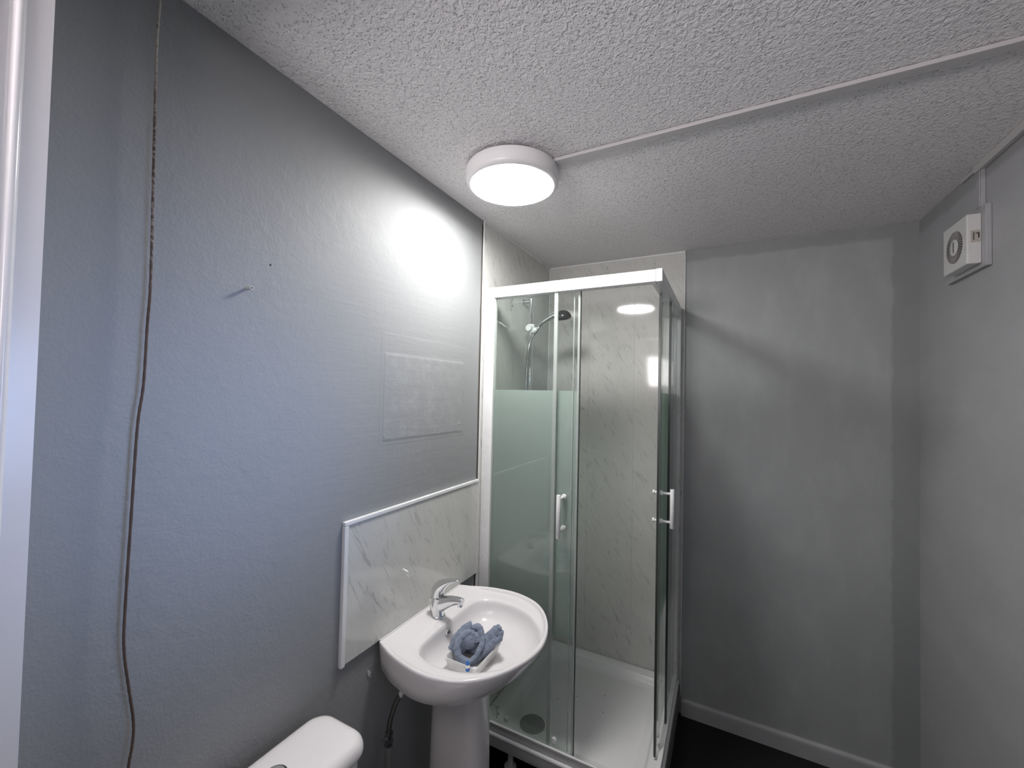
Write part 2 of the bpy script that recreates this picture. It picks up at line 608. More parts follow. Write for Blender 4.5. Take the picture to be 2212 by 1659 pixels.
add_loft(bm, [[(x, y, z) for x, y in jamb_profile()] for z in (0.0, 1.15, 2.30)])
finish(bm, 'frame', M['gloss'], d1, 40)
bm = bmesh.new()
add_box(bm, (1.50, YF - 0.12, 0), (1.55, YF, 2.30), 0.004)
finish(bm, 'frame', M['gloss'], d1)
bm = bmesh.new()
add_box(bm, (0.10, YF - 0.12, 2.26), (1.50, YF, 2.30), 0.004)
finish(bm, 'frame', M['gloss'], d1)

# window in the right wall (outside the picture, gives the bluish daylight)
w1 = bpy.data.objects.new('window_1', None)
COL.objects.link(w1)
w1.location = (W + 0.08, (WY0 + WY1) / 2, WZ0)
struct(w1, 'white framed window in the right wall')
bm = bmesh.new()
for lo, hi in (((W + 0.06, WY0, WZ0), (W + 0.11, WY1, WZ0 + 0.045)), ((W + 0.06, WY0, WZ1 - 0.045), (W + 0.11, WY1, WZ1)),
               ((W + 0.06, WY0, WZ0 + 0.045), (W + 0.11, WY0 + 0.045, WZ1 - 0.045)), ((W + 0.06, WY1 - 0.045, WZ0 + 0.045), (W + 0.11, WY1, WZ1 - 0.045))):
    add_box(bm, lo, hi, 0.003)
finish(bm, 'frame', M['upvc'], w1)
box('pane', glass_mat('window_glass', (0.97, 0.98, 0.98), 0.6), w1, (W + 0.082, WY0 + 0.04, WZ0 + 0.04), (W + 0.086, WY1 - 0.04, WZ1 - 0.04), 0)
box('sill', M['upvc'], w1, (W - 0.02, WY0, WZ0 - 0.02), (W + 0.06, WY1, WZ0), 0.003)


def skirting(name, pts, nrm, label):
    """skirting with a rounded top between two floor points."""
    bm = bmesh.new()
    prof = [(0.0, 0.0), (0.016, 0.0), (0.016, 0.060)] + [(0.016 - 0.010 * (1 - math.cos(a)), 0.060 + 0.019 * math.sin(a)) for a in [PI / 2 * k / 6 for k in range(1, 7)]] + [(0.0, 0.0795)]
    n = Vector(nrm)
    add_loft(bm, [[Vector(p) + n * d + Vector((0, 0, h)) for d, h in prof] for p in pts])
    o = finish(bm, name, M['skirt'], None, 30)
    struct(o, label)
skirting('baseboard_back', [(0.775, 0, 0), (W, 0, 0)], (0, -1, 0), 'grey white skirting along the end wall')
skirting('baseboard_right', [(W, 0, 0), (W, YF, 0)], (-1, 0, 0), 'grey white skirting along the right wall')

# marble-effect PVC wall panels of the shower (pieces of the walls)
PT, PG = 0.0095, 0.0025
for y0, y1 in ((-0.262, -0.0105), (-0.512, -0.262), (-0.775, -0.512)):
    box('wall_panel', M['marble'], wall_left, (PG, y0 + 0.0001, 0.15), (PT, y1 - 0.0001, H - 0.006), 0.0006, 2)
for x0, x1 in ((0.0105, 0.262), (0.262, 0.517), (0.517, 0.769)):
    box('wall_panel', M['marble'], wall_back, (x0 + 0.0001, -PT, 0.15), (x1 - 0.0001, -PG, H - 0.006), 0.0006, 2)
# trims: ceiling beads, corner bead, panel edges
struct(box('trim_1', M['upvc'], None, (0.0, -0.772, H - 0.008), (0.0135, -0.012, H), 0.002), 'thin white bead between left shower panels and ceiling')
struct(box('trim_2', M['upvc'], None, (0.0, -0.0135, H - 0.009), (0.771, 0.0, H), 0.002), 'thin white bead between back shower panels and ceiling')
struct(box('trim_3', M['upvc'], None, (0.0, -0.0145, 0.17), (0.0145, 0.0, H - 0.008), 0.003), 'thin white bead in the shower corner')
struct(box('trim_4', M['upvc'], None, (0.769, -0.0115, 0.10), (0.7725, 0.0, H - 0.009), 0.0008), 'thin edge strip of the back shower panels')
bm = bmesh.new()
rg = random.Random(3)
zs = [0.17 + (H - 0.19) * k / 40 for k in range(41)]
rings = []
for z in zs:
    w = 0.0035 + 0.0035 * rg.random()
    d = 0.0015 + 0.0022 * rg.random()
    rings.append([(0.0, -0.7755, z), (d + 0.0012, -0.7755, z), (d, -0.7755 - w, z), (0.0, -0.7755 - w - 0.001, z)])
add_loft(bm, rings)
struct(finish(bm, 'trim_5', M['grime'], None, 60), 'dark uneven sealant gap beside the left shower panels')
struct(box('trim_6', M['upvc'], None, (0.0045, -0.7775, 0.17), (0.0105, -0.7752, H - 0.01), 0.0006), 'white edge strip of the left shower panels')

# small damages of the left wall
lathe('screw_hole', M['black'], wall_left, [(0.0, 0.0006), (0.0022, 0.0006), (0.0024, 0.0)], (0.0, -1.723, 1.907), 'X', 12)
bm = bmesh.new()
for (y, z, s) in ((-1.373, 0.747, 0.006), (-1.368, 0.735, 0.004), (-1.378, 0.757, 0.003)):
    ring = [(0.0015 * rg.random() + 0.0012, y + s * (0.6 + 0.6 * rg.random()) * math.cos(a), z + s * (0.6 + 0.8 * rg.random()) * math.sin(a)) for a in [2 * PI * k / 9 for k in range(9)]]
    base = [(0.0, p[1] + 0.001, p[2]) for p in ring]
    add_loft(bm, [base, ring], False, True)
finish(bm, 'plaster_chip', M['plaster'], wall_left)
for (y, z, s) in ((-1.338, 1.468, 0.004), (-0.925, 1.485, 0.005), (-0.957, 1.758, 0.004), (-1.225, 1.845, 0.003), (-1.12, 1.838, 0.003), (-1.06, 1.505, 0.002)):
    lathe('filler_bump', M['left'], wall_left, [(s, 0.0), (s * 0.8, s * 0.14), (s * 0.45, s * 0.26), (0.0, s * 0.30)], (0.0, y, z), 'X', 10)

# ================================================================== CEILING LIGHT
LX, LY = 0.312, -1.094
t = thing('ceiling_light', 'lit round white bulkhead light on the stippled ceiling', 'light', (LX, LY, H))
lathe('base', M['fandark'], t, [(0.0, 0.0), (0.140, 0.0), (0.140, -0.012), (0.0, -0.012)], (LX, LY, H), 'Z', 64)
prof = [(0.120, -0.0105), (0.154, -0.0105), (0.1565, -0.014), (0.1575, -0.030)]
for k in range(1, 8):
    a = PI / 2 * k / 7
    prof.append((0.1415 + 0.016 * math.cos(a), -0.046 - 0.017 * math.sin(a)))
prof += [(0.1385, -0.062), (0.1385, -0.050), (0.120, -0.050)]
lathe('body', M['lampbody'], t, prof, (LX, LY, H), 'Z', 80)
lathe('diffuser', M['lamp'], t, [(0.138, -0.055), (0.137, -0.0625), (0.130, -0.0665), (0.10, -0.069), (0.05, -0.0705), (0.0, -0.071)], (LX, LY, H), 'Z', 80)

# ceiling trunking from the light to the right wall
t = tag(box('cable_trunking', M['trunk'], None, (0.462, -1.098, H - 0.0125), (W, -1.068, H - 0.0016), 0.002), 'long flat grey cable trunking across the ceiling from the light', 'trunking')
# trunking along the top of the right wall, and its drop to the fan
t = thing('cable_trunking', 'short cable trunking in the ceiling corner with a drop down to the fan', 'trunking', (W - 0.008, -1.2, H))
box('channel', M['trunk'], t, (W - 0.016, -1.55, H - 0.026), (W - 0.001, -0.472, H - 0.0005), 0.002)
box('thin_channel', M['trunk'], t, (W - 0.008, -0.472, H - 0.010), (W - 0.001, -0.362, H - 0.0005), 0.0015)
box('drop', M['right'], t, (W - 0.011, -0.506, 2.232), (W - 0.0005, -0.472, H - 0.026), 0.0015)
box('drop_lid', M['right'], t, (W - 0.0135, -0.500, 2.236), (W - 0.0105, -0.479, H - 0.027), 0.001)

# ================================================================== EXTRACTOR FAN
FX, FY0, FY1, FZ0, FZ1 = W - 0.048, -0.515, -0.357, 2.054, 2.212
t = thing('extractor_fan', 'square white extractor fan with a round slotted grille on the right wall', 'extractor fan', (W, -0.436, 2.04))
box('mounting_box', M['right'], t, (W - 0.014, -0.538, 2.040), (W - 0.0005, -0.285, 2.232), 0.0015)
box('housing', M['fanplastic'], t, (FX, FY0, FZ0), (W - 0.014, FY1, FZ1), 0.003)
gc = (FX, -0.437, 2.131)
lathe('grille', M['fandark'], t, [(0.027, 0.0), (0.027, -0.0012), (0.052, -0.0012), (0.052, 0.0)], gc, 'X', 60)
bm = bmesh.new()
for k in range(38):
    a = 2 * PI * k / 38
    for r0, r1, w in ((0.0285, 0.0515, 0.0016),):
        d = Vector((0, math.cos(a), math.sin(a)))
        n = Vector((0, -math.sin(a), math.cos(a)))
        q = [Vector(gc) + d * r0 - n * w * .7, Vector(gc) + d * r1 - n * w, Vector(gc) + d * r1 + n * w, Vector(gc) + d * r0 + n * w * .7]
        add_loft(bm, [[p + Vector((-0.001, 0, 0)) for p in q], [p + Vector((-0.0026, 0, 0)) for p in q]])
o = finish(bm, 'grille_fins', M['fanfin'], t)
lathe('hub', M['fanplastic'], t, [(0.027, 0.0), (0.027, -0.0024), (0.0255, -0.003), (0.0, -0.003)], gc, 'X', 48)
box('hub_slot', M['fandark'], t, (FX - 0.0036, -0.4395, 2.114), (FX - 0.0028, -0.4345, 2.149), 0)
st = box('rating_sticker', M['sticker'], t, (W - 0.039, FY0 - 0.0006, 2.121), (W - 0.017, FY0 + 0.0002, 2.159), 0)
st['label'] = 'beige rating sticker with dark print'
box('print', M['ink'], st, (W - 0.0225, FY0 - 0.0010, 2.134), (W - 0.0195, FY0 - 0.0006, 2.151), 0)
box('print', M['ink'], st, (W - 0.028, FY0 - 0.0010, 2.147), (W - 0.0225, FY0 - 0.0006, 2.150), 0)
box('print', M['greyink'], st, (W - 0.034, FY0 - 0.0010, 2.128), (W - 0.031, FY0 - 0.0006, 2.153), 0)

# ================================================================== SHOWER TRAY
TX0, TX1, TY0, TY1, TZ0, TZ1 = 0.0105, 0.765, -0.765, -0.0105, 0.108, 0.177
t = thing('shower_tray', 'raised square white shower tray in the corner', 'shower tray', ((TX0 + TX1) / 2, (TY0 + TY1) / 2, 0))
bm = bmesh.new()
R = lambda i, z, r: rrect(TX0 + i, TX1 - i, TY0 + i, TY1 - i, r, z)
add_loft(bm, [R(0.016, TZ0, 0.012), R(0.014, TZ0 + 0.003, 0.012), R(0.014, TZ1 - 0.017, 0.012), R(0.002, TZ1 - 0.0155, 0.014), R(0.0, TZ1 - 0.013, 0.014), R(0.0, TZ1 - 0.006, 0.014), R(0.003, TZ1 - 0.0015, 0.012), R(0.008, TZ1, 0.010),
              R(0.058, TZ1 - 0.001, 0.022), R(0.062, TZ1 - 0.003, 0.026), R(0.066, TZ1 - 0.008, 0.030), R(0.074, TZ1 - 0.025, 0.035), R(0.080, TZ1 - 0.0282, 0.038),
              R(0.106, TZ1 - 0.0285, 0.045), R(0.109, TZ1 - 0.0295, 0.045), R(0.112, TZ1 - 0.0290, 0.045), R(0.22, TZ1 - 0.0315, 0.05), R(0.32, TZ1 - 0.033, 0.02)])
finish(bm, 'tray_body', M['acrylic'], t, 40)
wc = lathe('waste_cover', M['darkchrome'], t, [(0.0, 0.0), (0.056, 0.0), (0.0565, 0.003), (0.053, 0.0065), (0.03, 0.0085), (0.0, 0.009)], (0.212, -0.604, TZ1 - 0.0312), 'Z', 48)
wc['label'] = 'round dark chrome waste cover'
for x, y in ((0.150, -0.690), (0.70, -0.690), (0.15, -0.09), (0.70, -0.09)):
    lathe('foot', M['upvc'], t, [(0.0, 0.0), (0.026, 0.0), (0.026, 0.008), (0.012, 0.014), (0.012, 0.085), (0.020, 0.09), (0.020, TZ0 + 0.002), (0.0, TZ0 + 0.002)], (x, y, 0.0), 'Z', 20)
box('plinth', M['pipe'], t, (TX1 - 0.016, TY0 + 0.01, 0.0), (TX1 - 0.004, TY1, TZ0 + 0.001), 0.001)
bm = bmesh.new()
for x, y, s in ((0.33, -0.34, .003), (0.45, -0.27, .003), (0.47, -0.38, .0025), (0.60, -0.47, .003), (0.255, -0.40, .0035), (0.55, -0.20, .0022)):
    add_lathe(bm, [(s, 0.0), (s * .7, 0.0008), (0.0, 0.001)], (x, y, TZ1 - 0.0322), 'Z', 8)
dirt = finish(bm, 'dirt_speck', M['grime'], t)
dirt['kind'] = 'stuff'

# ================================================================== SHOWER ENCLOSURE
EZ0, EZ1, EB = TZ1, 2.080, 2.033
EX, EY = 0.757, -0.760
t = thing('shower_enclosure', 'white framed corner glass shower enclosure with two sliding doors', 'shower enclosure', (0.38, -0.38, TZ1))
bm = bmesh.new()
add_box(bm, (0.0105, EY, EZ0), (0.057, EY + 0.034, EZ1), 0.003)
finish(bm, 'wall_post', M['white_metal'], t)
bm = bmesh.new()
add_box(bm, (EX - 0.034, -0.050, EZ0), (EX, -0.0105, EZ1), 0.003)
finish(bm, 'wall_post', M['white_metal'], t)
box('top_rail', M['white_metal'], t, (0.0572, EY, EB), (0.735, EY + 0.042, EZ1 - 0.001), 0.003)
box('top_rail', M['white_metal'], t, (EX - 0.042, EY + 0.0422, EB), (EX, -0.0502, EZ1 - 0.001), 0.003)
box('corner_cap', M['white_metal'], t, (0.7352, EY - 0.001, EB - 0.001), (EX + 0.001, EY + 0.0421, EZ1), 0.0025)
bm = bmesh.new()
add_box(bm, (0.0572, EY + 0.0075, EZ0), (EX - 0.0075, EY + 0.018, EZ0 + 0.032), 0.0015)
add_box(bm, (0.0572, EY, EZ0 + 0.031), (EX, EY + 0.0085, EZ0 + 0.040), 0.001)
finish(bm, 'bottom_rail', M['white_metal'], t)
bm = bmesh.new()
add_box(bm, (EX - 0.018, EY + 0.0182, EZ0), (EX - 0.0075, -0.0502, EZ0 + 0.032), 0.0015)
add_box(bm, (EX - 0.0085, EY + 0.0087, EZ0 + 0.031), (EX, -0.0502, EZ0 + 0.040), 0.001)
finish(bm, 'bottom_rail', M['white_metal'], t)


def etched_mark(parent, x, y, z, flip=1):
    """safety mark: rotated lines of tiny print"""
    mk = None
    bm = bmesh.new()
    rr = random.Random(5)
    for k in range(9):
        L = 0.018 + 0.012 * rr.random()
        zz = z - 0.022 + 0.0055 * k
        add_box(bm, (x - L, y - 0.0004, zz), (x - 0.004, y, zz + 0.0009))
    mk = finish(bm, 'glass_mark', M['greyink'], parent)
    bm = bmesh.new()
    for k in range(14):
        add_box(bm, (x - 0.002, y - 0.0004, z - 0.026 + 0.0037 * k), (x + 0.001 + 0.001 * rr.random(), y, z - 0.0238 + 0.0037 * k))
    for zz in (-0.010, 0.016):
        for k in range(5):
            add_box(bm, (x + 0.004 + 0.003 * rr.random(), y - 0.0004, z + zz + 0.0022 * k), (x + 0.011 - 0.003 * rr.random(), y, z + zz + 0.0014 + 0.0022 * k))
    finish(bm, 'glass_mark', M['ink'], parent)


# fixed panes, frosted band printed on their inner face
fp = box('fixed_pane', M['glass'], t, (0.050, -0.751, EZ0 + 0.030), (0.350, -0.745, EB + 0.012), 0)
box('frosted_band', M['frost'], fp, (0.0575, -0.7449, 0.640), (0.349, -0.7441, 1.630), 0)
box('edge_seal', M['seal'], fp, (0.338, -0.7525, EZ0 + 0.034), (0.3535, -0.7435, EB + 0.004), 0.001)
box('edge_seal', M['seal'], fp, (0.0574, -0.7545, EZ0 + 0.034), (0.064, -0.7425, EB + 0.004), 0.001)
etched_mark(fp, 0.137, -0.7512, 1.998)
etched_mark(fp, 0.112, -0.7512, 0.262)
fs = box('fixed_pane', M['glass'], t, (0.742, -0.398, EZ0 + 0.030), (0.748, -0.048, EB + 0.012), 0)
box('frosted_band', M['frost'], fs, (0.7411, -0.396, 0.640), (0.7419, -0.0505, 1.630), 0)
box('edge_seal', M['darkseal'], fs, (0.7405, -0.401, EZ0 + 0.034), (0.7495, -0.396, EB + 0.004), 0.001)
# sliding doors
fd = box('sliding_door', M['glass'], t, (0.066, -0.731, EZ0 + 0.028), (0.440, -0.725, EB + 0.006), 0)
box('frosted_band', M['frost'], fd, (0.068, -0.7249, 0.640), (0.4335, -0.7241, 1.630), 0)
box('edge_seal', M['seal'], fd, (0.4335, -0.7335, EZ0 + 0.022), (0.4425, -0.7225, EB + 0.002), 0.001)
box('edge_seal', M['seal'], fd, (0.4150, -0.7322, EZ0 + 0.026), (0.4185, -0.7240, EB + 0.002), 0.0005)
box('edge_seal', M['darkseal'], fd, (0.4427, -0.7325, EZ0 + 0.022), (0.4455, -0.7235, EB + 0.002), 0.0005)
sd = box('sliding_door', M['glass'], t, (0.722, -0.560, EZ0 + 0.028), (0.728, -0.075, EB + 0.006), 0)
box('frosted_band', M['frost'], sd, (0.7211, -0.556, 0.640), (0.7219, -0.077, 1.630), 0)
box('edge_seal', M['seal'], sd, (0.7195, -0.566, EZ0 + 0.020), (0.7305, -0.556, EB + 0.002), 0.001)
box('edge_seal', M['darkseal'], sd, (0.7205, -0.5685, EZ0 + 0.012), (0.7295, -0.566, EB + 0.002), 0.0005)
for (dr, pts) in ((fd, [(0.145, -0.728), (0.362, -0.728)]), (sd, [(0.725, -0.50), (0.725, -0.14)])):
    for (x, y) in pts:
        for z in (EZ0 + 0.052, EB + 0.016):
            lathe('roller', M['white_metal'], dr, [(0.0, -0.008), (0.009, -0.008), (0.011, -0.004), (0.011, 0.004), (0.008, 0.008), (0.0, 0.008)], (x, y, z), 'Y' if dr is fd else 'X', 20)
# bar handles
bm = bmesh.new()
HX, HY, HZ0, HZ1 = 0.388, -0.795, 1.054, 1.222
add_lathe(bm, [(0.0, 0.0), (0.0078, 0.0), (0.0085, 0.001), (0.0085, HZ1 - HZ0 - 0.001), (0.0078, HZ1 - HZ0), (0.0, HZ1 - HZ0)], (HX, HY, HZ0), 'Z', 24)
for z in (HZ0 + 0.024, HZ1 - 0.019):
    add_lathe(bm, [(0.0, 0.0), (0.0055, 0.0), (0.0055, 0.052), (0.0095, 0.052), (0.0105, 0.056), (0.0105, 0.064), (0.0, 0.064)], (HX, HY, z), 'Y', 20)
    add_lathe(bm, [(0.0, 0.072), (0.0105, 0.072), (0.0105, 0.078), (0.007, 0.084), (0.0, 0.085)], (HX, HY, z), 'Y', 20)
h = finish(bm, 'handle', M['white_metal'], fd)
h['label'] = 'white tubular bar handle on the front door'
bm = bmesh.new()
HX, HY, HZ0, HZ1 = 0.775, -0.528, 1.083, 1.240
add_lathe(bm, [(0.0, 0.0), (0.0078, 0.0), (0.0085, 0.001), (0.0085, HZ1 - HZ0 - 0.001), (0.0078, HZ1 - HZ0), (0.0, HZ1 - HZ0)], (HX, HY, HZ0), 'Z', 24)
for z in (HZ0 + 0.024, HZ1 - 0.019):
    add_lathe(bm, [(0.0, 0.0), (0.0055, 0.0), (0.0055, -0.035), (0.0095, -0.036), (0.0105, -0.040), (0.0105, -0.047), (0.0, -0.047)], (HX, HY, z), 'X', 20)
for z in (HZ1 - 0.019, HZ0 + 0.024):
    add_lathe(bm, [(0.0, -0.053), (0.0095, -0.053), (0.0095, -0.057), (0.0055, -0.060), (0.0055, -0.066), (0.0095, -0.070), (0.0095, -0.075), (0.0, -0.076)], (HX, HY, z), 'X', 20)
h = finish(bm, 'handle', M['white_metal'], sd)
h['label'] = 'white tubular bar handle on the side door'

# ================================================================== SHOWER RISER, HANDSET, HOSE
RX, RY = 0.058, -0.372
t = thing('shower_rail', 'chrome vertical shower rail on the left wall inside the enclosure', 'shower rail', (RX, RY, 1.05))
lathe('rail', M['chrome'], t, [(0.0, 0.0), (0.0105, 0.0), (0.0105, 1.06), (0.0, 1.062)], (RX, RY, 1.05), 'Z', 24)
for z in (1.075, 2.098):
    bm = bmesh.new()
    add_lathe(bm, [(0.0, 0.0), (0.015, 0.0), (0.015, 0.006), (0.011, 0.010), (0.010, 0.050), (0.0, 0.050)], (PT, RY, z), 'X', 24)
    finish(bm, 'bracket', M['dullchrome'], t, 40)
bm = bmesh.new()
add_lathe(bm, [(0.0, -0.022), (0.018, -0.022), (0.020, -0.018), (0.020, 0.018), (0.018, 0.022), (0.0, 0.022)], (RX, RY, 1.955), 'Z', 28)
add_lathe(bm, [(0.0, -0.034), (0.015, -0.034), (0.017, -0.030), (0.017, 0.0), (0.0, 0.0)], (RX, RY, 1.955), 'Y', 24)
add_tube(bm, [(RX + 0.006, RY, 1.945), (RX + 0.034, RY + 0.004, 1.948)], [0.013, 0.014], 20)
sl = finish(bm, 'slider', M['whiteplastic'], t, 40)
sl['label'] = 'white slider clamp holding the handset'
# handset: from the slider up to the right, head hanging over
t = thing('shower_handset', 'chrome handset with a dark oval head held by the rail slider', 'shower head', (RX + 0.034, RY, 1.93))
pa = smooth_path([(RX + 0.022, RY + 0.002, 1.928), (RX + 0.040, RY + 0.003, 1.950), (0.110, RY + 0.004, 1.972), (0.150, RY + 0.004, 1.998), (0.185, RY + 0.004, 2.015), (0.222, RY + 0.004, 2.024)], 5)
rr = [0.0085 + 0.005 * math.sin(PI * min(1, k / (len(pa) - 1)) * .55) for k in range(len(pa))]
tube('handle', M['chrome'], t, pa, rr, 20)
bm = bmesh.new()
tilt = Matrix.Rotation(math.radians(-7), 4, 'Y')
add_lathe(bm, [(0.0, 0.024), (0.012, 0.0225), (0.024, 0.017), (0.033, 0.008), (0.0375, -0.003), (0.038, -0.010), (0.036, -0.0135), (0.0, -0.0135)], (0, 0, 0), 'Z', 36)
bmesh.ops.transform(bm, matrix=Matrix.Translation((0.232, RY + 0.004, 2.012)) @ tilt @ Matrix.Diagonal((1.12, 1.0, 1.15, 1)), verts=bm.verts)
finish(bm, 'head', M['headgrey'], t, 40)
bm = bmesh.new()
add_lathe(bm, [(0.0, -0.0135), (0.030, -0.0135), (0.030, -0.0155), (0.0, -0.0165)], (0, 0, 0), 'Z', 36)
bmesh.ops.transform(bm, matrix=Matrix.Translation((0.232, RY + 0.004, 2.012)) @ tilt, verts=bm.verts)
finish(bm, 'spray_plate', M['fandark'], t, 40)
hp = smooth_path([(RX + 0.020, RY + 0.002, 1.928), (RX + 0.012, RY - 0.010, 1.905), (RX + 0.006, RY - 0.030, 1.86), (RX + 0.004, RY - 0.044, 1.78), (RX + 0.003, RY - 0.050, 1.65), (RX + 0.003, RY - 0.050, 1.35), (RX + 0.003, RY - 0.046, 1.10), (RX - 0.005, RY - 0.040, 1.02), (RX - 0.042, RY - 0.040, 0.995)], 14)
L = [0.0072 if k % 2 else 0.0062 for k in range(len(hp))]
o = tube('shower_hose', M['dullchrome'], None, hp, L, 12)
tag(o, 'ribbed chrome shower hose hanging beside the shower rail', 'hose')

# ================================================================== SPLASHBACK
SY0, SY1, SZ0, SZ1 = -1.491, -0.780, 0.8345, 1.239
t = thing('splashback', 'grey marble effect splashback panel above the basin', 'splashback', (0.006, -1.135, SZ0))
box('panel', M['marble'], t, (0.0005, SY0 + 0.004, SZ0), (0.010, SY1 + 0.001, SZ1 - 0.004), 0.0005)
box('top_trim', M['upvc'], t, (0.0005, SY0, SZ1 - 0.012), (0.0135, SY1, SZ1), 0.002)
box('side_trim', M['upvc'], t, (0.0005, SY0 - 0.0005, SZ0 - 0.004), (0.0135, SY0 + 0.0135, SZ1 - 0.0125), 0.002)

# ================================================================== WASHBASIN
BC = -1.125
half = [(0.0105, .222), (0.045, .236), (0.085, .252), (.127, .264), (.165, .272), (.205, .277), (.25, .276), (.30, .264), (.342, .245), (.380, .213), (.410, .175), (.435, .130), (.453, .082), (.463, .038)]
def sym(half, tip):
    pts = [Vector((x, BC - w, 0)) for x, w in half] + [Vector((tip, BC, 0))] + [Vector((x, BC + w, 0)) for x, w in half[::-1]]
    return pts
def ease(poly, sharp_ends=True):
    """smooth an open half-outline then close along the straight back"""
    p = smooth_path(poly, 6)
    return p
NB = 128
def ring_from(poly):
    back = [poly[-1].lerp(poly[0], k / 12) for k in range(1, 12)]
    full = poly + back
    # start every ring at the back centre so that rings correspond
    full = full[len(poly) + 5:] + full[:len(poly) + 5]
    return resample(full, NB)
outer = ring_from(ease(sym(half, 0.4665)))
inner_half = [(.117, .060), (.119, .110), (.123, .150), (.134, .176), (.155, .193), (.185, .203), (.22, .206), (.26, .204), (.30, .194), (.335, .178), (.370, .152), (.402, .118), (.428, .076), (.443, .036)]
inner = ring_from(ease(sym(inner_half, .4475)))
cen = Vector((0.275, BC, 0))
C2 = Vector((0.245, BC, 0))
def blend(a, b, f):
    return [p.lerp(q, f) for p, q in zip(a, b)]
def fade(p):                              # 0 along the wall, 1 on the free rim
    k = max(0.0, min(1.0, (p.x - 0.03) / 0.12))
    return k * k * (3 - 2 * k)
def inset(d):
    return [p + (q - p).normalized() * d * max(0.12, min(1.0, (p.x - 0.0105) / 0.04)) for p, q in zip(outer, inner)]
def atz(ring, z):
    return [Vector((p.x, p.y, z(p) if callable(z) else z)) for p in ring]
def shrink_back(ring, s, sy=None):        # underside: shrinks towards the wall
    sy = s if sy is None else sy
    return [Vector((0.0105 + (p.x - 0.0105) * s, BC + (p.y - BC) * sy, 0)) for p in ring]
def to_center(ring, s, c=cen):
    return [c + (p - c) * s for p in ring]
t = thing('washbasin', 'white ceramic pedestal washbasin with a chrome mixer tap', 'washbasin', (0.24, BC, 0))
def lipz(p):                               # the raised lip fades out towards the wall
    return 0.8335 + 0.0025 * fade(p)
bm = bmesh.new()
rings = [
    atz(shrink_back(outer, 0.38, 0.20), 0.715), atz(shrink_back(outer, 0.42, 0.32), 0.716), atz(shrink_back(outer, 0.50, 0.48), 0.718),
    atz(shrink_back(outer, 0.62, 0.68), 0.722), atz(shrink_back(outer, 0.75, 0.86), 0.729), atz(shrink_back(outer, 0.86, 0.95), 0.745),
    atz(shrink_back(outer, 0.945, 0.975), 0.780), atz(shrink_back(outer, 0.985, 0.995), 0.813),
    atz(outer, lambda p: lipz(p) - 0.009), atz(inset(0.0012), lambda p: lipz(p) - 0.004), atz(inset(0.004), lambda p: lipz(p) - 0.001),
    atz(inset(0.008), lipz), atz(inset(0.0125), lambda p: lipz(p) - 0.0010), atz(inset(0.0160), lambda p: lipz(p) - 0.0035 * fade(p)),
    atz(inset(0.0190), lambda p: lipz(p) - 0.0090 * fade(p)), atz(inset(0.0225), lambda p: lipz(p) - 0.0120 * fade(p))]
ledge0 = inset(0.0225)
edge1 = to_center(inner, 1.022)
rings += [atz(blend(ledge0, edge1, 0.35), lambda p: 0.8315 - 0.0090 * fade(p)), atz(blend(ledge0, edge1, 0.7), lambda p: 0.828 - 0.0065 * fade(p)),
          atz(edge1, 0.8200), atz(to_center(inner, 1.006), 0.8175), atz(to_center(inner, 0.992), 0.8125), atz(to_center(inner, 0.982), 0.804),
         atz(to_center(inner, 0.96, C2), 0.788), atz(to_center(inner, 0.915, C2), 0.772), atz(to_center(inner, 0.84, C2), 0.760), atz(to_center(inner, 0.74, C2), 0.750),
          atz(to_center(inner, 0.62, C2), 0.743), atz(to_center(inner, 0.48, C2), 0.739), atz(to_center(inner, 0.28, C2), 0.736), atz(to_center(inner, 0.10, C2), 0.735)]
add_loft(bm, rings)
bowl = finish(bm, 'bowl', M['ceramic'], t, 60)
box('sealant_bead', M['upvc'], t, (0.0102, BC - 0.219, 0.8300), (0.0150, BC + 0.219, 0.8372), 0.002)
lathe('waste_plug', M['chrome'], bowl, [(0.0, 0.0), (0.030, 0.0), (0.030, 0.003), (0.026, 0.0045), (0.0, 0.005)], (0.245, BC, 0.7345), 'Z', 28)
# overflow hole in the back of the bowl
bm = bmesh.new()
tl = Matrix.Translation((0.1255, -1.137, 0.790)) @ Matrix.Rotation(math.radians(20), 4, 'Y')
add_lathe(bm, [(0.0075, -0.004), (0.0095, 0.001), (0.0115, 0.0025), (0.0135, 0.001), (0.0140, -0.004)], (0, 0, 0), 'X', 28)
bmesh.ops.transform(bm, matrix=tl, verts=bm.verts)
ov = finish(bm, 'overflow_ring', M['chrome'], bowl, 50)
bm = bmesh.new()
add_lathe(bm, [(0.0, 0.0), (0.0082, 0.0), (0.0082, -0.004), (0.0, -0.004)], (0, 0, 0), 'X', 20)
bmesh.ops.transform(bm, matrix=tl, verts=bm.verts)
finish(bm, 'overflow_hole', M['black'], bowl, 50)
# pedestal
def ped_ring(xb, xf, hw, z, n=40):
    pts = []
    c = (xb + xf) / 2
    for k in range(n):
        a = 2 * PI * k / n
        ca, sa = math.cos(a), math.sin(a)
        e = 0.62
        pts.append(Vector((c + (xf - xb) / 2 * math.copysign(abs(ca) ** e, ca), BC + hw * math.copysign(abs(sa) ** 0.72, sa), z)))
    return pts
bm = bmesh.new()
add_loft(bm, [ped_ring(0.06, 0.300, 0.090, 0.0), ped_ring(0.06, 0.298, 0.088, 0.03), ped_ring(0.065, 0.285, 0.074, 0.12), ped_ring(0.07, 0.278, 0.068, 0.30),
              ped_ring(0.074, 0.274, 0.065, 0.50), ped_ring(0.075, 0.268, 0.064, 0.66), ped_ring(0.075, 0.268, 0.066, 0.719)])
finish(bm, 'pedestal', M['ceramic'], t, 60)
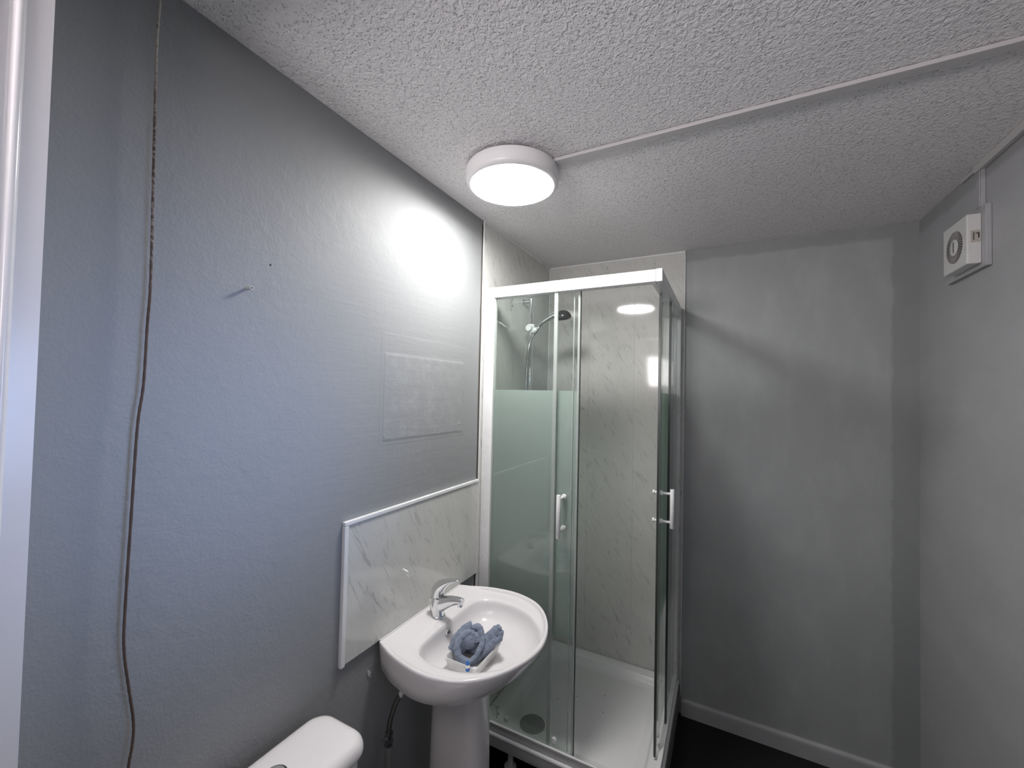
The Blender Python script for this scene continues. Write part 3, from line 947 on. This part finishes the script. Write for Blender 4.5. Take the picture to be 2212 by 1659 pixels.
# mixer tap
tap = lathe('tap', M['chrome'], t, [(0.0, 0.0), (0.0265, 0.0), (0.0265, 0.004), (0.0240, 0.007), (0.0, 0.007)], (0.070, BC, 0.8245), 'Z', 36)
tap['label'] = 'chrome single lever mixer tap'
bm = bmesh.new()
def ell(c, rx, ry, z, tiltx=0.0, n=28):
    return [Vector((c + rx * math.cos(2 * PI * k / n), BC + ry * math.sin(2 * PI * k / n), z + tiltx * math.cos(2 * PI * k / n))) for k in range(n)]
add_loft(bm, [ell(0.070, 0.0225, 0.0225, 0.831), ell(0.069, 0.0220, 0.0215, 0.845), ell(0.068, 0.0225, 0.0210, 0.862), ell(0.067, 0.0240, 0.0210, 0.878, -0.002),
              ell(0.0665, 0.0245, 0.0210, 0.893, -0.005), ell(0.066, 0.0225, 0.0200, 0.902, -0.007), ell(0.065, 0.017, 0.015, 0.905, -0.006)])
finish(bm, 'tap_body', M['chrome'], tap, 60)
sp = smooth_path([(0.068, BC, 0.866), (0.095, BC, 0.878), (0.125, BC, 0.891), (0.155, BC, 0.899), (0.172, BC, 0.899)], 5)
bm = bmesh.new()
add_tube(bm, sp, [0.0195 - 0.0070 * min(1, k / (len(sp) - 6)) for k in range(len(sp))], 22, [1.55 - 0.80 * k / len(sp) for k in range(len(sp))])
add_lathe(bm, [(0.0, 0.0), (0.0095, 0.0), (0.0105, 0.002), (0.0105, 0.018), (0.0, 0.018)], (0.1625, BC, 0.882), 'Z', 22)
finish(bm, 'spout', M['chrome'], tap, 60)
lk = [(0.066, .895, .0220, 1.0), (0.0655, .906, .0225, 1.0), (0.068, .917, .0225, 1.0), (0.077, .931, .0212, .95), (0.095, .945, .0185, .78), (0.118, .957, .0155, .56), (0.139, .964, .0125, .44), (0.152, .967, .0090, .42), (0.156, .967, .0035, .5)]
lv = smooth_path([(x, BC, z) for x, z, r, f in lk], 5)
lr = [v.x for v in smooth_path([(r, 0, 0) for x, z, r, f in lk], 5)]
lf = [v.x for v in smooth_path([(f, 0, 0) for x, z, r, f in lk], 5)]
tube('lever', M['chrome'], tap, lv, [r * f for r, f in zip(lr, lf)], 24, [1 / f for f in lf])
bm = bmesh.new()
add_tube(bm, [(0.068, BC, 0.893), (0.070, BC, 0.908)], [0.0205, 0.0195], 22)
finish(bm, 'cartridge_collar', M['darkchrome'], tap, 60)
tube('lift_rod', M['chrome'], tap, [(0.040, BC - 0.004, 0.828), (0.037, BC - 0.004, 0.872), (0.0365, BC - 0.004, 0.874), (0.0365, BC - 0.004, 0.882)], [0.002, 0.002, 0.0045, 0.004], 12)

# ================================================================== THINGS IN THE BASIN
# clear plastic tub
TBX0, TBX1, TBY0, TBY1 = 0.181, 0.303, -1.242, -1.075
TBZ = 0.781
bm = bmesh.new()
def tr(i, z, r=0.014):
    return rrect(TBX0 + i, TBX1 - i, TBY0 + i, TBY1 - i, r, z, 6)
add_loft(bm, [tr(0.010, 0.7445), tr(0.008, 0.747), tr(0.003, TBZ - 0.006), tr(0.0, TBZ - 0.006), tr(-0.0005, TBZ - 0.002), tr(0.0008, TBZ), tr(0.0035, TBZ), tr(0.0045, TBZ - 0.003), tr(0.0055, TBZ - 0.01), tr(0.0115, 0.7495), tr(0.014, 0.7475)])
o = finish(bm, 'plastic_tub', M['tub'], None, 50)
tag(o, 'small clear rectangular plastic tub lying in the basin', 'tub')

# crumpled blue cloth in the tub
bm = bmesh.new()
def blob(c, r, sc, rot=(0, 0, 0), sub=3):
    m = Matrix.Translation(c) @ Matrix.Rotation(rot[2], 4, 'Z') @ Matrix.Rotation(rot[1], 4, 'Y') @ Matrix.Rotation(rot[0], 4, 'X') @ Matrix.Diagonal((*sc, 1))
    bmesh.ops.create_icosphere(bm, subdivisions=sub, radius=r, matrix=m)
VX = Vector((0.4595, -0.8876, 0)).normalized()       # towards the viewer
VR = Vector((0.8879, 0.4595, 0)).normalized()        # to the viewer's right
CC = Vector((0.232, -1.156, 0.797))
KR, KU = 1.36, 1.30
def at(r, u, d):                                     # right, up, towards the viewer
    return CC + VR * r * KR + Vector((0, 0, u * KU)) + VX * d * 1.15
def strip(pts, w, n=5):
    p = smooth_path(pts, n)
    add_tube(bm, p, [1.25 * (w[min(len(w) - 1, int(k * len(w) / len(p)))] if isinstance(w, (list, tuple)) else w) for k in range(len(p))], 12, 0.8)
blob(at(-0.006, -0.014, -0.036), 0.045, (1.05, 0.9, 0.75))
blob(at(-0.006, 0.008, 0.002), 0.032, (0.95, 0.9, 0.85), (0, 0.2, 0))
blob(at(-0.030, -0.006, -0.004), 0.031, (1.0, 1.0, 1.1))
blob(at(0.026, -0.014, -0.012), 0.040, (1.1, 1.0, 0.8), (0, -0.3, 0))
# the rolled mouth: a C-shaped roll round a dark hollow
strip([at(-0.004, -0.032, 0.030), at(-0.022, -0.024, 0.034), at(-0.032, -0.006, 0.028), at(-0.026, 0.014, 0.014), at(-0.010, 0.024, 0.006), at(0.008, 0.018, 0.006), at(0.014, 0.006, 0.012)], 0.0115)
strip([at(-0.006, -0.030, 0.036), at(0.008, -0.022, 0.036), at(0.018, -0.008, 0.030), at(0.025, 0.006, 0.020), at(0.027, 0.018, 0.008)], 0.0080)
strip([at(-0.024, -0.042, 0.022), at(0.004, -0.036, 0.024), at(0.026, -0.018, 0.016), at(0.044, -0.001, 0.006), at(0.058, 0.012, -0.002)], 0.0105)
strip([at(-0.046, -0.014, 0.010), at(-0.036, 0.010, 0.002), at(-0.018, 0.028, -0.006), at(0.0, 0.036, -0.012)], 0.0120)
strip([at(0.004, 0.030, -0.012), at(0.014, 0.036, -0.006), at(0.022, 0.026, 0.002), at(0.026, 0.010, 0.008)], [0.010, 0.009, 0.008])
# the ear on the right
strip([at(0.030, -0.004, -0.006), at(0.044, 0.010, -0.010), at(0.058, 0.024, -0.014), at(0.066, 0.033, -0.016)], [0.018, 0.016, 0.014, 0.011])
strip([at(0.034, -0.012, 0.000), at(0.052, 0.000, -0.006), at(0.066, 0.010, -0.008), at(0.069, 0.024, -0.012)], [0.012, 0.013, 0.011])
o = finish(bm, 'face_cloth', M['cloth'], None, 180)
tag(o, 'crumpled blue grey terry cloth stuffed in the plastic tub', 'cloth')
rm = o.modifiers.new('remesh', 'REMESH')
rm.mode = 'VOXEL'
rm.voxel_size = 0.0018
rm.use_smooth_shade = True
sm = o.modifiers.new('smooth', 'SMOOTH')
sm.factor, sm.iterations = 0.5, 2
tx = bpy.data.textures.new('terry', 'CLOUDS')
tx.noise_scale = 0.012
dm = o.modifiers.new('crease', 'DISPLACE')
dm.texture, dm.strength, dm.mid_level = tx, 0.006, 0.5
tx2 = bpy.data.textures.new('pile', 'CLOUDS')
tx2.noise_scale = 0.0025
dm2 = o.modifiers.new('pile', 'DISPLACE')
dm2.texture, dm2.strength, dm2.mid_level = tx2, 0.0022, 0.5

# small blue and clear plastic stick in front of the tub
t = thing('toothbrush', 'small blue and white plastic stick end standing at the front of the tub', 'toothbrush', (0.280, -1.254, 0.754))
a, b = Vector((0.283, -1.2555, 0.756)), Vector((0.279, -1.252, 0.803))
def seg(name, mat, f0, f1, r0, r1):
    p0, p1 = a.lerp(b, f0), a.lerp(b, f1)
    return tube(name, mat, t, [p0, p0.lerp(p1, .15), p0.lerp(p1, .85), p1], [r0 * .85, r0, r1, r1 * .8], 16)
seg('stem', M['tub'], 0.0, 0.45, 0.0050, 0.0060)
seg('grip', M['blueplastic'], 0.45, 0.63, 0.0064, 0.0066)
seg('band', M['whiteplastic'], 0.63, 0.82, 0.0066, 0.0064)
seg('tip', M['blueplastic'], 0.82, 1.0, 0.0062, 0.0050)
bm = bmesh.new()
blob(Vector((0.289, -1.226, 0.765)), 0.012, (1.1, 0.9, 0.75), (0, 0.2, 0.5), 3)
o = finish(bm, 'soap_piece', M['whiteplastic'], None, 180)
tag(o, 'small white rounded piece in the front corner of the plastic tub', 'soap')
bm = bmesh.new()

# ================================================================== SUPPLY HOSE UNDER THE BASIN
t = thing('supply_hose', 'braided supply hose and valve on a pipe under the basin', 'hose', (0.055, -1.338, 0.0))
tube('pipe', M['pipe'], t, [(0.055, -1.338, 0.0), (0.055, -1.338, 0.535)], 0.0105, 16)
bm = bmesh.new()
add_lathe(bm, [(0.0, 0.0), (0.0145, 0.0), (0.0145, 0.012), (0.010, 0.014), (0.010, 0.022), (0.0135, 0.024), (0.0135, 0.036), (0.009, 0.038), (0.0, 0.038)], (0.055, -1.338, 0.530), 'Z', 6)
add_tube(bm, [(0.055, -1.338, 0.552), (0.055, -1.358, 0.558), (0.055, -1.364, 0.559)], [0.006, 0.006, 0.009], 12)
finish(bm, 'valve', M['dullchrome'], t, 30)
tube('hose', M['hose'], t, smooth_path([(0.055, -1.338, 0.565), (0.056, -1.335, 0.60), (0.062, -1.324, 0.640), (0.070, -1.310, 0.668)], 6), 0.0075, 14)
tube('nut', M['upvc'], t, [(0.070, -1.310, 0.664), (0.077, -1.298, 0.690), (0.082, -1.290, 0.712)], [0.0085, 0.0085, 0.008], 10)

# ================================================================== TOILET
CY0, CY1, CX0, CX1 = -1.933, -1.566, 0.034, 0.214
CM = (CY0 + CY1) / 2
t = thing('toilet', 'white ceramic close coupled toilet cistern below the pull cord', 'toilet', (0.12, CM, 0))
def rr2(i, z, r):
    return rrect(CX0 + i, CX1 - i, CY0 + i, CY1 - i, r, z, 10)
bm = bmesh.new()
add_loft(bm, [rr2(0.030, 0.395, 0.03), rr2(0.024, 0.42, 0.032), rr2(0.014, 0.60, 0.036), rr2(0.011, 0.755, 0.038)])
finish(bm, 'cistern', M['ceramic'], t, 60)
bm = bmesh.new()
add_loft(bm, [rr2(0.009, 0.7510, 0.040), rr2(0.001, 0.7540, 0.046), rr2(0.0, 0.7590, 0.047), rr2(0.0008, 0.7690, 0.047), rr2(0.004, 0.7780, 0.046), rr2(0.010, 0.7850, 0.043), rr2(0.019, 0.7895, 0.038), rr2(0.032, 0.7915, 0.030), rr2(0.06, 0.7925, 0.014)])
lid = finish(bm, 'cistern_lid', M['ceramic'], t, 60)
bt = lathe('flush_button', M['dullchrome'], lid, [(0.0, 0.0), (0.0235, 0.0), (0.0240, 0.003), (0.0215, 0.0045), (0.0205, 0.0030), (0.0, 0.0030)], (0.120, CM, 0.7915), 'Z', 40)
for sgn in (-1, 1):
    bm = bmesh.new()
    pts = [Vector((0.120 + 0.0185 * math.cos(a), CM + sgn * (0.0008 + 0.0185 * math.sin(a)), 0)) for a in [PI * k / 16 for k in range(17)]]
    add_loft(bm, [[p + Vector((0, 0, 0.7940)) for p in pts], [p + Vector((0, 0, 0.7965)) for p in pts]])
    finish(bm, 'flush_half', M['darkchrome'], lid)
def pan_ring(xb, xf, hw, z, n=48):
    pts = []
    c = (xb + xf) / 2
    for k in range(n):
        a = 2 * PI * k / n
        ca, sa = math.cos(a), math.sin(a)
        e = 1.0 if ca > 0 else 0.5
        pts.append(Vector((c + (xf - xb) / 2 * math.copysign(abs(ca) ** e, ca), CM + hw * math.copysign(abs(sa) ** 0.8, sa), z)))
    return pts
bm = bmesh.new()
add_loft(bm, [pan_ring(0.16, 0.54, 0.115, 0.0), pan_ring(0.16, 0.53, 0.108, 0.05), pan_ring(0.14, 0.55, 0.112, 0.18), pan_ring(0.06, 0.62, 0.150, 0.30), pan_ring(0.03, 0.66, 0.178, 0.375), pan_ring(0.03, 0.665, 0.180, 0.395)])
finish(bm, 'pan', M['ceramic'], t, 60)
bm = bmesh.new()
add_loft(bm, [pan_ring(0.225, 0.668, 0.183, 0.396), pan_ring(0.223, 0.672, 0.186, 0.404), pan_ring(0.225, 0.672, 0.186, 0.424), pan_ring(0.235, 0.660, 0.178, 0.434), pan_ring(0.30, 0.58, 0.10, 0.438)])
finish(bm, 'seat_lid', M['whiteplastic'], t, 60)

# ================================================================== PULL CORD AND WALL PLUG
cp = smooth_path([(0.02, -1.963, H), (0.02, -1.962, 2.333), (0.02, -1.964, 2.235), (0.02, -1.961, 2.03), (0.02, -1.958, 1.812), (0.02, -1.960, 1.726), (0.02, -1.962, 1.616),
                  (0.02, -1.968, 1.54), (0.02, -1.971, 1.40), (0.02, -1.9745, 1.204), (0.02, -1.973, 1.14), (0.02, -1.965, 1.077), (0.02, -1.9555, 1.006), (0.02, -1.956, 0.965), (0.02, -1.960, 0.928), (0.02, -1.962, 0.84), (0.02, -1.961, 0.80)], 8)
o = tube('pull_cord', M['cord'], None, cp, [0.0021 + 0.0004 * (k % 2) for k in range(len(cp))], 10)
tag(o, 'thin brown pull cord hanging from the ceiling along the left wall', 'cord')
bm = bmesh.new()
add_lathe(bm, [(0.0022, 0.004), (0.0022, 0.019), (0.0042, 0.019), (0.0046, 0.017), (0.0034, 0.014), (0.0034, -0.002), (0.0, -0.002)], (0.0, -1.7755, 1.8375), 'X', 14)
o = finish(bm, 'wall_plug', M['plug'], None, 40)
tag(o, 'small grey plastic wall plug sticking out of the left wall', 'wall plug')
